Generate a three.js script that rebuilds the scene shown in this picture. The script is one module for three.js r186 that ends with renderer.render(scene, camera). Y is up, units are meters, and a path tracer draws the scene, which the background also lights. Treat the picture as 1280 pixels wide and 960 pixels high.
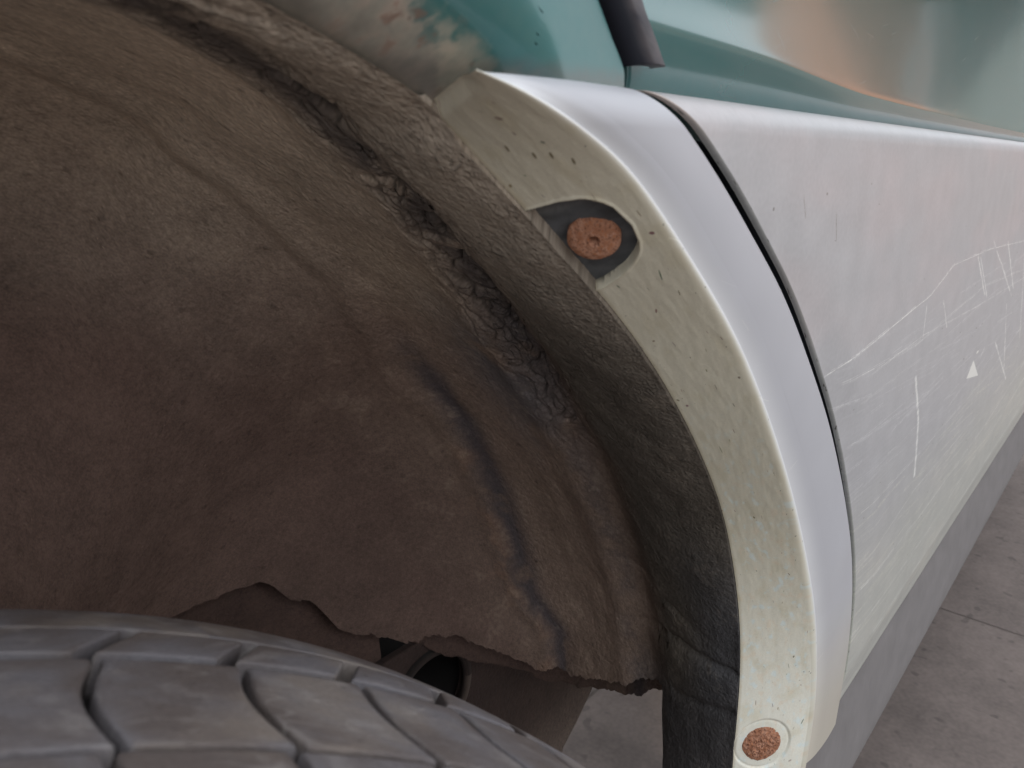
import * as THREE from 'three';
import { mergeGeometries } from 'three/addons/utils/BufferGeometryUtils.js';
import { ImprovedNoise } from 'three/addons/math/ImprovedNoise.js';

const SKY = 1.0, EXPOSURE = 1.66;
// ---------------------------------------------------------------- camera, light, exposure
const GROUND = 0.69;                        // height of the camera above the paving, metres
const scene = new THREE.Scene();
const camera = new THREE.PerspectiveCamera(55.0, 4 / 3, 0.01, 300);
camera.position.set(0, GROUND, 0.11);
{
  const yaw = 41.05 * Math.PI / 180, pitch = -16.61 * Math.PI / 180;
  camera.rotation.order = 'YXZ';
  camera.rotation.set(pitch, yaw - Math.PI / 2, 0);
  camera.focus = 0.42; camera.userData.fStop = 20;     // a close view: the nearest rubber and paint go a little soft
}

// ---------------------------------------------------------------- maths
const noise = new ImprovedNoise();
const V = (x, y, z) => new THREE.Vector3(x, y, z);
const clamp = (x, a = 0, b = 1) => Math.min(b, Math.max(a, x));
const lerp = (a, b, t) => a + (b - a) * t;
const smooth = (a, b, x) => { const t = clamp((x - a) / (b - a)); return t * t * (3 - 2 * t); };
const DEG = Math.PI / 180;
function fbm(x, y, z, oct = 4) { let s = 0, a = 1, n = 0; for (let i = 0; i < oct; i++) { s += a * noise.noise(x, y, z + i * 7.3); n += a; a *= 0.5; x *= 2.03; y *= 2.03; } return s / n; }
function table(pairs) {                     // smooth interpolation through [x, y] pairs, rising x
  return x => {
    const n = pairs.length;
    if (x <= pairs[0][0]) return pairs[0][1];
    if (x >= pairs[n - 1][0]) return pairs[n - 1][1];
    let i = 0; while (pairs[i + 1][0] < x) i++;
    const [x0, y0] = pairs[i], [x1, y1] = pairs[i + 1], h = x1 - x0;
    const d = (y1 - y0) / h;
    const dl = i > 0 ? (y0 - pairs[i - 1][1]) / (x0 - pairs[i - 1][0]) : d;
    const dr = i < n - 2 ? (pairs[i + 2][1] - y1) / (pairs[i + 2][0] - x1) : d;
    const lim = (a, b) => a * b <= 0 ? 0 : 2 * a * b / (a + b);
    const m0 = lim(dl, d) || (i === 0 ? d : 0), m1 = lim(d, dr) || (i === n - 2 ? d : 0);
    const t = (x - x0) / h, t2 = t * t, t3 = t2 * t;
    return y0 * (2 * t3 - 3 * t2 + 1) + h * m0 * (t3 - 2 * t2 + t) + y1 * (3 * t2 - 2 * t3) + h * m1 * (t3 - t2);
  };
}
function curve(pts, relax = 0) {            // even arc-length samples of a curve, softened so that it carries no dents
  let p = new THREE.CatmullRomCurve3(pts.map(a => V(...a)), false, 'centripetal').getSpacedPoints(200);
  for (let k = 0; k < relax; k++) p = p.map((q, i) => i === 0 || i === 200 ? q : q.clone().multiplyScalar(0.5).addScaledVector(p[i - 1], 0.25).addScaledVector(p[i + 1], 0.25));
  const c = new THREE.CatmullRomCurve3(p);
  return t => c.getPoint(clamp(t));
}

// ---------------------------------------------------------------- the shape of the wheel arch
// side plane of the car is z = 0 (outside is +z), x runs back along the car, y = 0 is the camera's height
const CX = 0.0385, CY = -0.352;             // centre of the arch
// the silver cladding: inner edge, ridge and the edge along the door gap
const edgeIn = curve([[0.135, 0.014, -0.035], [0.153, 0.001, -0.035], [0.19, -0.026, -0.035], [0.236, -0.062, -0.035], [0.286, -0.112, -0.035], [0.328, -0.166, -0.035], [0.35, -0.207, -0.035], [0.37, -0.259, -0.035], [0.379, -0.303, -0.035], [0.381, -0.34, -0.035], [0.382, -0.378, -0.035]], 30);
const ridge = curve([[0.118, 0.019, 0], [0.129, 0.017, 0], [0.143, 0.012, 0], [0.171, 0.001, 0], [0.209, -0.026, 0], [0.258, -0.067, 0], [0.319, -0.136, 0], [0.365, -0.201, 0], [0.4, -0.263, 0], [0.4205, -0.331, 0], [0.4185, -0.378, 0]], 30);
const gapLine = curve([[0.185, 0.0205, 0], [0.204, 0.01, 0], [0.227, -0.004, 0], [0.259, -0.026, 0], [0.292, -0.05, 0], [0.335, -0.089, 0], [0.377, -0.132, 0], [0.427, -0.196, 0], [0.454, -0.24, 0], [0.471, -0.283, 0], [0.478, -0.325, 0], [0.474, -0.378, 0]], 30);
const lipPolar = []; for (let i = 0; i <= 100; i++) { const p = edgeIn(i / 100); lipPolar.push([Math.atan2(p.y - CY, p.x - CX) / DEG, Math.hypot(p.x - CX, p.y - CY)]); }
lipPolar.reverse();
const rLipSeen = table(lipPolar), rLipOn = table([[74, 0.3785], [78, 0.3835], [84, 0.389], [95, 0.392], [110, 0.392], [150, 0.38], [200, 0.36]]);
const rLip = deg => deg < -4 ? 0.344 : lerp(rLipSeen(deg), rLipOn(deg), smooth(73, 75.5, deg));
const depthScale = table([[-30, 0.78], [0, 0.81], [5, 0.84], [16, 0.93], [28, 1.03], [40, 1.08], [55, 1.03], [70, 1], [200, 1]]);
// cross-section of the liner: path length v -> offset from the lip radius, depth
const prof = [[-0.0015, -0.0345], [-0.0025, -0.048], [-0.001, -0.07], [0.004, -0.095], [0.0095, -0.117], [0.0085, -0.138], [0.008, -0.165], [0.006, -0.19], [-0.002, -0.213],
  [-0.022, -0.237], [-0.058, -0.259], [-0.105, -0.273], [-0.165, -0.280], [-0.30, -0.284]];
const profCurve = new THREE.CatmullRomCurve3(prof.map(([r, z]) => V(r, z, 0)), false, 'centripetal');
const PN = 600, profPts = profCurve.getSpacedPoints(PN), profLen = profCurve.getLength();
function profAt(v) { const x = clamp(v / profLen) * PN, i = Math.min(PN - 1, Math.floor(x)), t = x - i; return [lerp(profPts[i].x, profPts[i + 1].x, t), lerp(profPts[i].y, profPts[i + 1].y, t)]; }
function linerBase(deg, v, off = 0) {
  let [dr, z] = profAt(v);
  if (off) { const [a, b] = profAt(v + 0.004), [c, d] = profAt(v - 0.004), l = Math.hypot(a - c, b - d) || 1; dr += off * -(b - d) / l; z += off * (a - c) / l; }
  const r = rLip(deg) + dr, zz = -0.036 + (z + 0.036) * depthScale(deg), a = deg * DEG;
  return V(CX + r * Math.cos(a), CY + r * Math.sin(a), zz);
}

// ---------------------------------------------------------------- sky, sun, exposure
{
  const w = 512, h = 256, d = new Float32Array(w * h * 4);
  for (let j = 0; j < h; j++) for (let i = 0; i < w; i++) {
    const el = ((j + 0.5) / h - 0.5) * Math.PI, az = (i / w) * Math.PI * 2, o = (j * w + i) * 4;
    const up = Math.max(0, Math.sin(el));
    const cl = 1 + 0.10 * fbm(Math.cos(az) * 1.6 + 5, Math.sin(az) * 1.6, up * 2.5, 4) * (0.3 + up);
    const b = (0.86 + 0.24 * up) * cl, g = el < 0 ? 0.55 : 1;
    d[o] = 0.97 * b * g; d[o + 1] = 1.0 * b * g; d[o + 2] = 1.06 * b * g; d[o + 3] = 1;
  }
  const t = new THREE.DataTexture(d, w, h, THREE.RGBAFormat, THREE.FloatType);
  t.mapping = THREE.EquirectangularReflectionMapping; t.magFilter = t.minFilter = THREE.LinearFilter; t.needsUpdate = true;
  scene.background = t; scene.environment = t; scene.backgroundIntensity = SKY; scene.environmentIntensity = SKY;
}
const sun = new THREE.DirectionalLight(0xfff2e0, 2.4);
sun.position.set(-4, 6.5, -5); sun.target.position.set(0.3, 0.4, 0);
sun.castShadow = true; sun.shadow.radius = 10; sun.shadow.mapSize.set(2048, 2048);
Object.assign(sun.shadow.camera, { left: -6, right: 6, top: 6, bottom: -6, near: 0.1, far: 40 });
scene.add(sun, sun.target);
const renderer = new THREE.WebGLRenderer({ antialias: true });
renderer.toneMapping = THREE.LinearToneMapping;
renderer.toneMappingExposure = EXPOSURE;
renderer.shadowMap.enabled = true;

// ---------------------------------------------------------------- builders
function rand(seed) { let s = seed >>> 0; return () => { s = (s * 1664525 + 1013904223) >>> 0; return s / 4294967296; }; }
// a sheet of nu x nv cells; fn(i/nu, j/nv) gives a point; keep(u, v) can leave cells out; shade(u, v, p) gives a linear colour
function sheet(nu, nv, fn, { uv, shade, keep, flip } = {}) {
  const pos = new Float32Array((nu + 1) * (nv + 1) * 3), tex = new Float32Array((nu + 1) * (nv + 1) * 2), col = shade && new Float32Array((nu + 1) * (nv + 1) * 3), idx = [];
  for (let j = 0; j <= nv; j++) for (let i = 0; i <= nu; i++) {
    const k = j * (nu + 1) + i, u = i / nu, v = j / nv, p = fn(u, v);
    pos[k * 3] = p.x; pos[k * 3 + 1] = p.y; pos[k * 3 + 2] = p.z;
    const q = uv ? uv(u, v, p) : [u, v]; tex[k * 2] = q[0]; tex[k * 2 + 1] = q[1];
    if (col) { const c = shade(u, v, p); col[k * 3] = c[0]; col[k * 3 + 1] = c[1]; col[k * 3 + 2] = c[2]; }
  }
  for (let j = 0; j < nv; j++) for (let i = 0; i < nu; i++) {
    if (keep && !keep((i + 0.5) / nu, (j + 0.5) / nv)) continue;
    const a = j * (nu + 1) + i, b = a + 1, c = a + nu + 1, d = c + 1;
    if (flip) idx.push(a, c, b, b, c, d); else idx.push(a, b, c, b, d, c);
  }
  const g = new THREE.BufferGeometry();
  g.setAttribute('position', new THREE.BufferAttribute(pos, 3));
  g.setAttribute('uv', new THREE.BufferAttribute(tex, 2));
  if (col) g.setAttribute('color', new THREE.BufferAttribute(col, 3));
  g.setIndex(idx); g.computeVertexNormals();
  return g;
}
function mesh(name, g, m, parent) { const o = new THREE.Mesh(g, m); o.name = name; o.castShadow = o.receiveShadow = true; parent.add(o); return o; }
const mix3 = (a, b, t) => [lerp(a[0], b[0], t), lerp(a[1], b[1], t), lerp(a[2], b[2], t)];
const mat = o => new THREE.MeshPhysicalMaterial({ side: THREE.DoubleSide, ...o });
function texFrom(w, h, fn, ch = 4, srgb = false) {           // byte texture computed texel by texel
  const d = new Uint8Array(w * h * 4);
  for (let j = 0; j < h; j++) for (let i = 0; i < w; i++) { const c = fn(i / w, j / h), o = (j * w + i) * 4; d[o] = c[0]; d[o + 1] = c[1]; d[o + 2] = c[2]; d[o + 3] = 255; }
  const t = new THREE.DataTexture(d, w, h); t.magFilter = t.minFilter = THREE.LinearFilter; t.wrapS = t.wrapT = THREE.RepeatWrapping; if (srgb) t.colorSpace = THREE.SRGBColorSpace; t.needsUpdate = true; return t;
}
function heightTex(w, h, fn) {                              // float height map, 0..1
  const d = new Float32Array(w * h * 4);
  for (let j = 0; j < h; j++) for (let i = 0; i < w; i++) { const c = fn(i / w, j / h), o = (j * w + i) * 4; d[o] = d[o + 1] = d[o + 2] = c; d[o + 3] = 1; }
  const t = new THREE.DataTexture(d, w, h, THREE.RGBAFormat, THREE.FloatType); t.magFilter = t.minFilter = THREE.LinearFilter; t.wrapS = t.wrapT = THREE.RepeatWrapping; t.needsUpdate = true; return t;
}
function hash2(x, y) { let n = Math.imul(x | 0, 374761393) + Math.imul(y | 0, 668265263); n = Math.imul(n ^ (n >>> 13), 1274126177); return ((n ^ (n >>> 16)) >>> 0) / 4294967296; }
function cells(x, y) {                                      // distance between the two nearest cell points: small along cracks
  const xi = Math.floor(x), yi = Math.floor(y); let a = 9, b = 9;
  for (let dy = -1; dy <= 1; dy++) for (let dx = -1; dx <= 1; dx++) {
    const px = xi + dx + hash2(xi + dx, yi + dy), py = yi + dy + hash2(xi + dx + 57, yi + dy + 131), q = Math.hypot(px - x, py - y);
    if (q < a) { b = a; a = q; } else if (q < b) b = q;
  }
  return b - a;
}

// ---------------------------------------------------------------- paving
const concrete = mat({ color: 0xffffff, roughness: 0.92, vertexColors: false });
{
  const map = texFrom(1024, 1024, (u, v) => {
    const a = fbm(u * 8, v * 8, 3.1, 5), b = fbm(u * 60, v * 60, 9.7, 3), s = noise.noise(u * 230, v * 230, 1.7), p = smooth(0.42, 0.62, noise.noise(u * 70, v * 70, 6.4)), st = smooth(0.05, 0.4, fbm(u * 4 + 9, v * 4, 7.2, 4));
    let l = 0.135 + 0.05 * a + 0.03 * b + 0.02 * s; l *= 1 - 0.3 * p; l *= 1 - 0.30 * st;
    const e = x => 255 * Math.pow(clamp(x), 1 / 2.2);
    return [e(l * 1.18), e(l * 0.96), e(l * 0.86)];
  }, 4, true);
  concrete.map = map;
  concrete.bumpMap = heightTex(512, 512, (u, v) => 0.5 + 0.35 * fbm(u * 40, v * 40, 2, 4)); concrete.bumpScale = 0.002;
  const dirt = mat({ color: new THREE.Color().setRGB(0.16, 0.135, 0.12), roughness: 1 });
  const g = new THREE.PlaneGeometry(260, 260); g.rotateX(-Math.PI / 2);
  const pave = mesh('pavement', g, dirt, scene); pave.position.y = -0.003; pave.userData.kind = 'structure';
  // slabs of concrete with open joints between them
  const r = rand(5), slab = [0, 1, 2].map(k => {
    const s = 1.0, gap = 0.0035, n = 10;
    const q = sheet(n, n, (u, v) => { const x = (u - 0.5) * (s - gap), z = (v - 0.5) * (s - gap), e = Math.min(0.5 - Math.abs(u - 0.5), 0.5 - Math.abs(v - 0.5)); return V(x, 0.003 - (e < 0.001 ? 0.0025 : 0), z); }, { uv: (u, v) => [u * 0.9 + k * 0.31, v * 0.9 + k * 0.17], flip: true });
    return q;
  });
  for (let i = -3; i < 10; i++) for (let j = -4; j < 6; j++) {
    const o = mesh('slab', slab[Math.floor(r() * 3)], concrete, pave); o.position.set(0.745 + i, r() * 0.0015, 0.14 + j);
    o.rotation.y = Math.floor(r() * 4) * Math.PI / 2;
    o.position.x += 0.0;
  }
}

// ---------------------------------------------------------------- the car
const car = new THREE.Group(); car.name = 'car'; car.position.y = GROUND; scene.add(car);
car.userData = { label: 'teal car with worn silver cladding round its muddy front wheel arch, standing on the paving', category: 'car' };

// --- wheel arch liner
const creaseV = table([[5, 0.0835], [42, 0.081], [54, 0.078], [65.5, 0.060], [73, 0.051], [79, 0.039], [84, 0.019], [88, 0.008], [95, 0.0], [120, 0.0]]);
const streakV = table([[-20, 0.172], [1.7, 0.175], [8, 0.192], [17, 0.187], [29, 0.177], [40, 0.174], [60, 0.172]]);
const shoulderV = table([[-20, 0.155], [1, 0.164], [8, 0.172], [18, 0.184], [28, 0.186], [38, 0.194], [53, 0.182], [61, 0.172], [77, 0.165], [110, 0.16]]);
const gauss = (x, s) => Math.exp(-x * x / (s * s));
function linerRelief(deg, v) {              // metres, outward of the mean surface (away from the wheel)
  const a = deg * DEG * 0.36, vc = creaseV(deg);
  const wob = 0.004 * fbm(a * 22, 3.3, 8.1, 3);
  let h = 0;
  h -= 0.0020 * Math.sin(Math.PI * clamp(v / Math.max(vc, 0.03)));
  const dc = v - vc + wob;
  h += 0.0042 * gauss(dc, dc < 0 ? 0.013 : 0.014) * (0.5 + 0.5 * smooth(22, 50, deg)) * (1 - 0.35 * smooth(62, 76, deg));
  h -= 0.0022 * gauss(dc - 0.026, 0.010);
  const ds = v - shoulderV(deg) + wob * 1.5;
  h -= 0.0030 * gauss(ds, 0.011) * smooth(25, 55, deg);
  h += 0.0018 * gauss(ds - 0.012, 0.005) * smooth(30, 45, deg) * (0.5 + 0.5 * noise.noise(a * 25, 1, 1));
  const dt = v - streakV(deg) + wob;
  h += 0.0026 * gauss(dt, 0.0085) * (1 - smooth(36, 50, deg)) * (0.75 + 0.5 * noise.noise(a * 30, 4, 2));
  h += 0.0018 * gauss(dt - 0.024, 0.006) * (1 - smooth(30, 42, deg)) * (0.7 + 0.7 * noise.noise(a * 24, 9, 2));
  h -= 0.0016 * gauss(dt - 0.012, 0.007) * (1 - smooth(30, 42, deg));
  // folds at the foot of the outer strip
  const inStrip = 1 - smooth(0.075, 0.11, v);
  h += 0.0028 * gauss(deg - (9.8 - 30 * Math.max(0, v - 0.05) - 18 * Math.max(0, 0.05 - v)), 0.55) * inStrip;
  h += 0.0024 * gauss(deg - (2.4 + 28 * Math.max(0, 0.055 - v)), 0.6) * (1 - smooth(0.055, 0.07, v));
  h -= 0.0022 * gauss(deg - 7, 2.0) * inStrip;
  h += 0.0016 * gauss(deg - 14 - 60 * (v - 0.05), 0.5) * inStrip * smooth(0.03, 0.05, v);
  h += 0.0030 * fbm(a * 14, v * 16, 5.5, 3) + 0.0011 * fbm(a * 60, v * 70, 2.5, 3);
  h *= smooth(-0.002, 0.006, v);
  // cracked, caked mud along the crease
  const band = gauss(dc - 0.006, 0.019) * smooth(24, 48, deg) * (0.55 + 0.45 * smooth(0.35, 0.5, 0.5 + 0.5 * noise.noise(a * 9, v * 20, 3)));
  if (band > 0.03) {
    const w1 = 0.9 * noise.noise(a * 45, v * 45, 1.1), w2 = 0.9 * noise.noise(a * 45, v * 45, 8.1);
    const c = smooth(0.66, 0.97, 1 - 1.9 * Math.abs(noise.noise(a * 62 + v * 40 + w1, v * 120 + w2, 3.9)));
    h += band * (0.0026 * c - 0.0010 * (1 - c) + 0.0016 * noise.noise(a * 130, v * 130, 4));
  }
  return h;
}
const liner = (deg, v, off = 0) => linerBase(deg, v, off + linerRelief(deg, v));
const tornEdge = table([[0, -15], [0.057, -15], [0.061, -8], [0.069, -3], [0.072, 1.5], [0.110, -0.7], [0.160, -3.1], [0.191, -3.1], [0.229, 0.9], [0.257, 4.5], [0.293, 7.3], [0.316, 10.9], [0.330, 14.5], [0.3335, 21], [0.342, 22.5], [0.3455, 27.5], [0.352, 29.5], [0.39, 36], [0.44, 47], [0.5, 58]]);
const innerEdge = table([[0, -2.4], [0.082, -2.4], [0.110, -4.3], [0.144, -6.0], [0.182, -7.0], [0.217, -4.6], [0.269, 0.5], [0.282, 3.5], [0.294, 6.1], [0.304, 7.7], [0.311, 3], [0.322, -6], [0.34, -17], [0.38, -28], [0.42, -40], [0.5, -50]]);
const VMAX = 0.49, DEGMAX = 128;
const vAt = u => 0.56 * (0.55 * u + 0.45 * u * u) * (VMAX / 0.56);
function linerUV(deg, v) { return [(deg + 20) / 175, v / 0.56]; }
function mud(deg, v) {                      // colour of the dried mud, dust and bare plastic, with some light painted in
  const a = deg * DEG * 0.36, vc = creaseV(deg);
  const n1 = fbm(a * 12, v * 14, 1.2, 4), n2 = fbm(a * 45, v * 50, 6.2, 4), n3 = noise.noise(a * 300, v * 300, 2.2), n4 = noise.noise(a * 900, v * 900, 5.2);
  let c = [0.205, 0.148, 0.113];                                              // brown mud
  c = mix3(c, [0.102, 0.064, 0.051], smooth(0.13, 0.27, v + 0.05 * n1) * 0.9);       // darker, redder mud deeper in
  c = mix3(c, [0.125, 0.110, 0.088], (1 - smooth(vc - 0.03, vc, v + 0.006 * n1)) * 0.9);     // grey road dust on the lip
  c = mix3(c, [0.36, 0.29, 0.21], 0.75 * gauss(v - vc - 0.050, 0.035) * smooth(40, 62, deg) * smooth(-0.3, 0.3, n1 + 0.25)); // pale crust
  c = mix3(c, [0.50, 0.43, 0.345], 0.9 * smooth(46, 78, deg) * (1 - smooth(0.10, 0.31, v + 0.03 * n1)));  // paler towards the arch top: light entering there, painted into the colour
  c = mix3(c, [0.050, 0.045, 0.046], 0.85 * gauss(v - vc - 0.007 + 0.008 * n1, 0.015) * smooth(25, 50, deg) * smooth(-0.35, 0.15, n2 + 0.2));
  c = mix3(c, [0.075, 0.078, 0.088], 0.75 * gauss(v - 0.120 + 0.02 * n1, 0.028) * gauss(deg - 42, 12) * smooth(-0.2, 0.25, n1 + n2 * 0.5));   // bare grey plastic
  const st = v - streakV(deg);
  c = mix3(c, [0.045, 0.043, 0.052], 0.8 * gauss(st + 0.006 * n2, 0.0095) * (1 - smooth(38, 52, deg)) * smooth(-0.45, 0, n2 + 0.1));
  c = mix3(c, [0.20, 0.115, 0.075], 0.4 * gauss(st - 0.015, 0.010) * (1 - smooth(24, 40, deg)) * smooth(-0.1, 0.25, n2 + n1));    // rust-red mud
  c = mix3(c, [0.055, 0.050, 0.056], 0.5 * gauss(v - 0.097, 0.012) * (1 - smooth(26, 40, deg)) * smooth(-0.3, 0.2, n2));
  c = mix3(c, [0.085, 0.085, 0.09], 0.9 * (1 - smooth(0.012, 0.05, v + 0.012 * n1)) * (1 - smooth(14, 32, deg)));   // bare strip at the bottom
  c = mix3(c, [0.085, 0.080, 0.080], 0.9 * (1 - smooth(0.07, 0.11, v)) * (1 - smooth(-1, 8, deg)));
  const lightPatch = smooth(0.12, 0.42, n2 + 0.3 * n3) * (1 - smooth(0.2, 0.28, v));
  c = mix3(c, [0.27, 0.225, 0.17], 0.16 * lightPatch);
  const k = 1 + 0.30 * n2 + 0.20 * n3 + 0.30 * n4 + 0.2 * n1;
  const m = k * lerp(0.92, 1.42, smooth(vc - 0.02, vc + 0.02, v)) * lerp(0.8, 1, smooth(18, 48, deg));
  return [c[0] * m, c[1] * m, c[2] * m];
}
{
  const W = 2048, H = 2048, d = new Uint8Array(W * H * 4), hm = new Float32Array(W * H * 4), e = x => 255 * Math.pow(clamp(x), 1 / 2.2);
  for (let j = 0; j < H; j++) for (let i = 0; i < W; i++) {
    const deg = i / W * 175 - 20, v = j / H * 0.56, o = (j * W + i) * 4, a = deg * DEG * 0.36, vc = creaseV(deg);
    // fine relief the sheet is too coarse to carry: grain, wrinkles, pits, hairline cracks
    const g1 = noise.noise(a * 420, v * 420, 3.3), g2 = noise.noise(a * 900, v * 900, 7.7);
    const wr = 1 - Math.abs(noise.noise(a * 95 + 2 * noise.noise(a * 40, v * 40, 3), v * 150, 4.4)) * 2.2;
    const wr2 = 1 - Math.abs(noise.noise(a * 210, v * 260, 14.4)) * 2.2;
    let h = 0.5 + 0.10 * g1 + 0.09 * g2 + 0.05 * noise.noise(a * 1700, v * 1700, 2.2) - 0.03 * Math.max(0, wr - 0.45) - 0.03 * Math.max(0, wr2 - 0.5);
    const pit = smooth(0.5, 0.72, noise.noise(a * 160, v * 160, 11.1)); h -= 0.13 * pit;
    const bump = smooth(0.5, 0.7, noise.noise(a * 260, v * 260, 31.1)); h += 0.09 * bump;
    let crack = 0;
    const lip = (1 - smooth(vc - 0.012, vc + 0.004, v)) * smooth(18, 40, deg);
    if (lip > 0.02) { const k = cells(a * 230 + noise.noise(a * 150, v * 150, 2), v * 230 + noise.noise(a * 150, v * 150, 6)); crack = lip * (1 - smooth(0, 0.09, k)) * smooth(0.0, 0.3, noise.noise(a * 60, v * 60, 9)); h -= 0.18 * crack; }
    const band = gauss(v - vc - 0.006, 0.02) * smooth(24, 48, deg);
    let ck = 0;
    if (band > 0.03) { const w1 = 0.9 * noise.noise(a * 45, v * 45, 1.1), w2 = 0.9 * noise.noise(a * 45, v * 45, 8.1); const r1 = 1 - 1.9 * Math.abs(noise.noise(a * 62 + v * 40 + w1, v * 120 + w2, 3.9)), r2 = 1 - 1.9 * Math.abs(noise.noise(a * 150 + w2 * 2, v * 190 + w1 * 2, 12.9)), r3 = 1 - 2 * Math.abs(noise.noise(a * 330 + w1 * 3, v * 380, 7.7)); ck = band * Math.min(1, smooth(0.80, 0.97, r1) + 0.7 * smooth(0.82, 0.97, r2) * smooth(-0.3, 0.1, w1) + 0.35 * smooth(0.8, 0.96, r3)); h -= 0.34 * ck; }
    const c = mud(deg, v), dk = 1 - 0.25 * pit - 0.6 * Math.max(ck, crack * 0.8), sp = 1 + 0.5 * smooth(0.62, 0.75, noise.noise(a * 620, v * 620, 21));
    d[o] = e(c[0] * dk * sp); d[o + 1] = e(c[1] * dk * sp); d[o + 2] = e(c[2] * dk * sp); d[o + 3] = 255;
    hm[o] = hm[o + 1] = hm[o + 2] = clamp(h); hm[o + 3] = 1;
  }
  const map = new THREE.DataTexture(d, W, H); map.colorSpace = THREE.SRGBColorSpace;
  const bump = new THREE.DataTexture(hm, W, H, THREE.RGBAFormat, THREE.FloatType);
  for (const t of [map, bump]) { t.magFilter = t.minFilter = THREE.LinearFilter; t.needsUpdate = true; }
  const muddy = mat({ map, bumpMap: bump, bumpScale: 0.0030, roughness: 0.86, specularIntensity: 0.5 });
  const NU = 560, NV = 760;
  const edge = (f, v, amp) => f(v) + (v > 0.071 ? amp * (1.2 * fbm(v * 75, 2.2, 1, 4) + 0.35 * noise.noise(v * 420, 3.3, 1)) : 0);
  const skin = (f, off, amp) => (u, w) => {
    const v = vAt(u), lo = edge(f, v, amp);
    // the first two rows are the thickness of the torn edge
    const t = w < 1.5 / NV ? 0 : (w - 1 / NV) / (1 - 1 / NV);
    const deg = lerp(lo, DEGMAX, Math.pow(t, 1.25));
    return [deg, v, off + (w < 0.5 / NV ? 0.0018 : 0)];
  };
  const make = (name, f, off, amp) => {
    const s = skin(f, off, amp);
    return sheet(NU, NV, (u, w) => { const [deg, v, o] = s(u, w); const p = liner(deg, v, o); if (u < 0.5 / NU) { const a = deg * DEG, q = 1 - smooth(74, 76, deg); p.x += 0.012 * q * Math.cos(a); p.y += 0.012 * q * Math.sin(a); p.z -= 0.003 * q; } return p; }, { uv: (u, w) => { const [deg, v] = s(u, w); return linerUV(deg, v); } });
  };
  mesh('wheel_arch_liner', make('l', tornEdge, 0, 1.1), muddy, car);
  // the panel behind the liner shows below the torn edge, its colour darkened and edge hung lower for the shade there
  const s2 = skin(innerEdge, 0.020, 0.9);
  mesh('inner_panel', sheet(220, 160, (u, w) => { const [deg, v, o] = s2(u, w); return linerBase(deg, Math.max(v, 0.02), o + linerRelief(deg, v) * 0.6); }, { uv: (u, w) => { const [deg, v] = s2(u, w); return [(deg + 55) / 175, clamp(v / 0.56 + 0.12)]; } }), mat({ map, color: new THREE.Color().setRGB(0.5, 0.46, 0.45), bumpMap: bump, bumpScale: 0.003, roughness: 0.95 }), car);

  // chassis panel behind both, with a round hole; a closed dark cup behind the hole
  const zc = -0.25, P = [[0.177, -0.353], [0.210, -0.335], [0.261, -0.336], [0.311, -0.336], [0.362, -0.353], [0.413, -0.387], [0.484, -0.442], [0.540, -0.500], [0.530, -0.516], [0.505, -0.539], [0.484, -0.555], [0.473, -0.606], [0.168, -0.589]].map(p => new THREE.Vector2(...p));
  const sh = new THREE.Shape(P), hc = new THREE.Vector2(0.313, -0.389), hr = 0.038;
  const hole = new THREE.Path(); hole.absarc(hc.x, hc.y, hr, 0, Math.PI * 2, true); sh.holes.push(hole);
  const rusty = mat({ color: new THREE.Color().setRGB(0.27, 0.245, 0.245), map, roughness: 0.9, bumpMap: bump, bumpScale: 0.003 });  // mud map darkened in colour to deepen the shade under the tear
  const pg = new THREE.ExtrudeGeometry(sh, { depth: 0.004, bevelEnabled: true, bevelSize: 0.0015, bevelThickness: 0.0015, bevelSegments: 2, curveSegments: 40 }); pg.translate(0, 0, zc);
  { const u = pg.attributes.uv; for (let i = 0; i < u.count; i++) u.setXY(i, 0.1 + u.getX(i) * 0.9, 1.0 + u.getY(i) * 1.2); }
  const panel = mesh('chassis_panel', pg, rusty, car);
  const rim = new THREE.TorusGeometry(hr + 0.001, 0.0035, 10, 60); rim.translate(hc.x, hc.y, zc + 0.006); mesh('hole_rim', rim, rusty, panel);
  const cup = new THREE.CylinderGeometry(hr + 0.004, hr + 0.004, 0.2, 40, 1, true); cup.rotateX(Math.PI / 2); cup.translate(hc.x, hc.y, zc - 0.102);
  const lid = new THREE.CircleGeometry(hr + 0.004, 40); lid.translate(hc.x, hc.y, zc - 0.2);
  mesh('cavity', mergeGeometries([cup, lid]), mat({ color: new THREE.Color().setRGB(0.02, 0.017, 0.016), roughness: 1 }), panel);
}

// --- silver cladding on the wing, folded round the arch
function panelTop(x) { return 0.0202; }
const topRound = d => d >= 0.011 ? 0 : -(0.011 - Math.sqrt(Math.max(0, 0.011 * 0.011 - (0.011 - Math.max(d, 0)) ** 2)));
const silverTint = (p, n) => 1 + 0.05 * fbm(p.x * 30, p.y * 30, n, 3);
const flangeAt = (t, s) => edgeIn(t).lerp(ridge(t), s);
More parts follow.
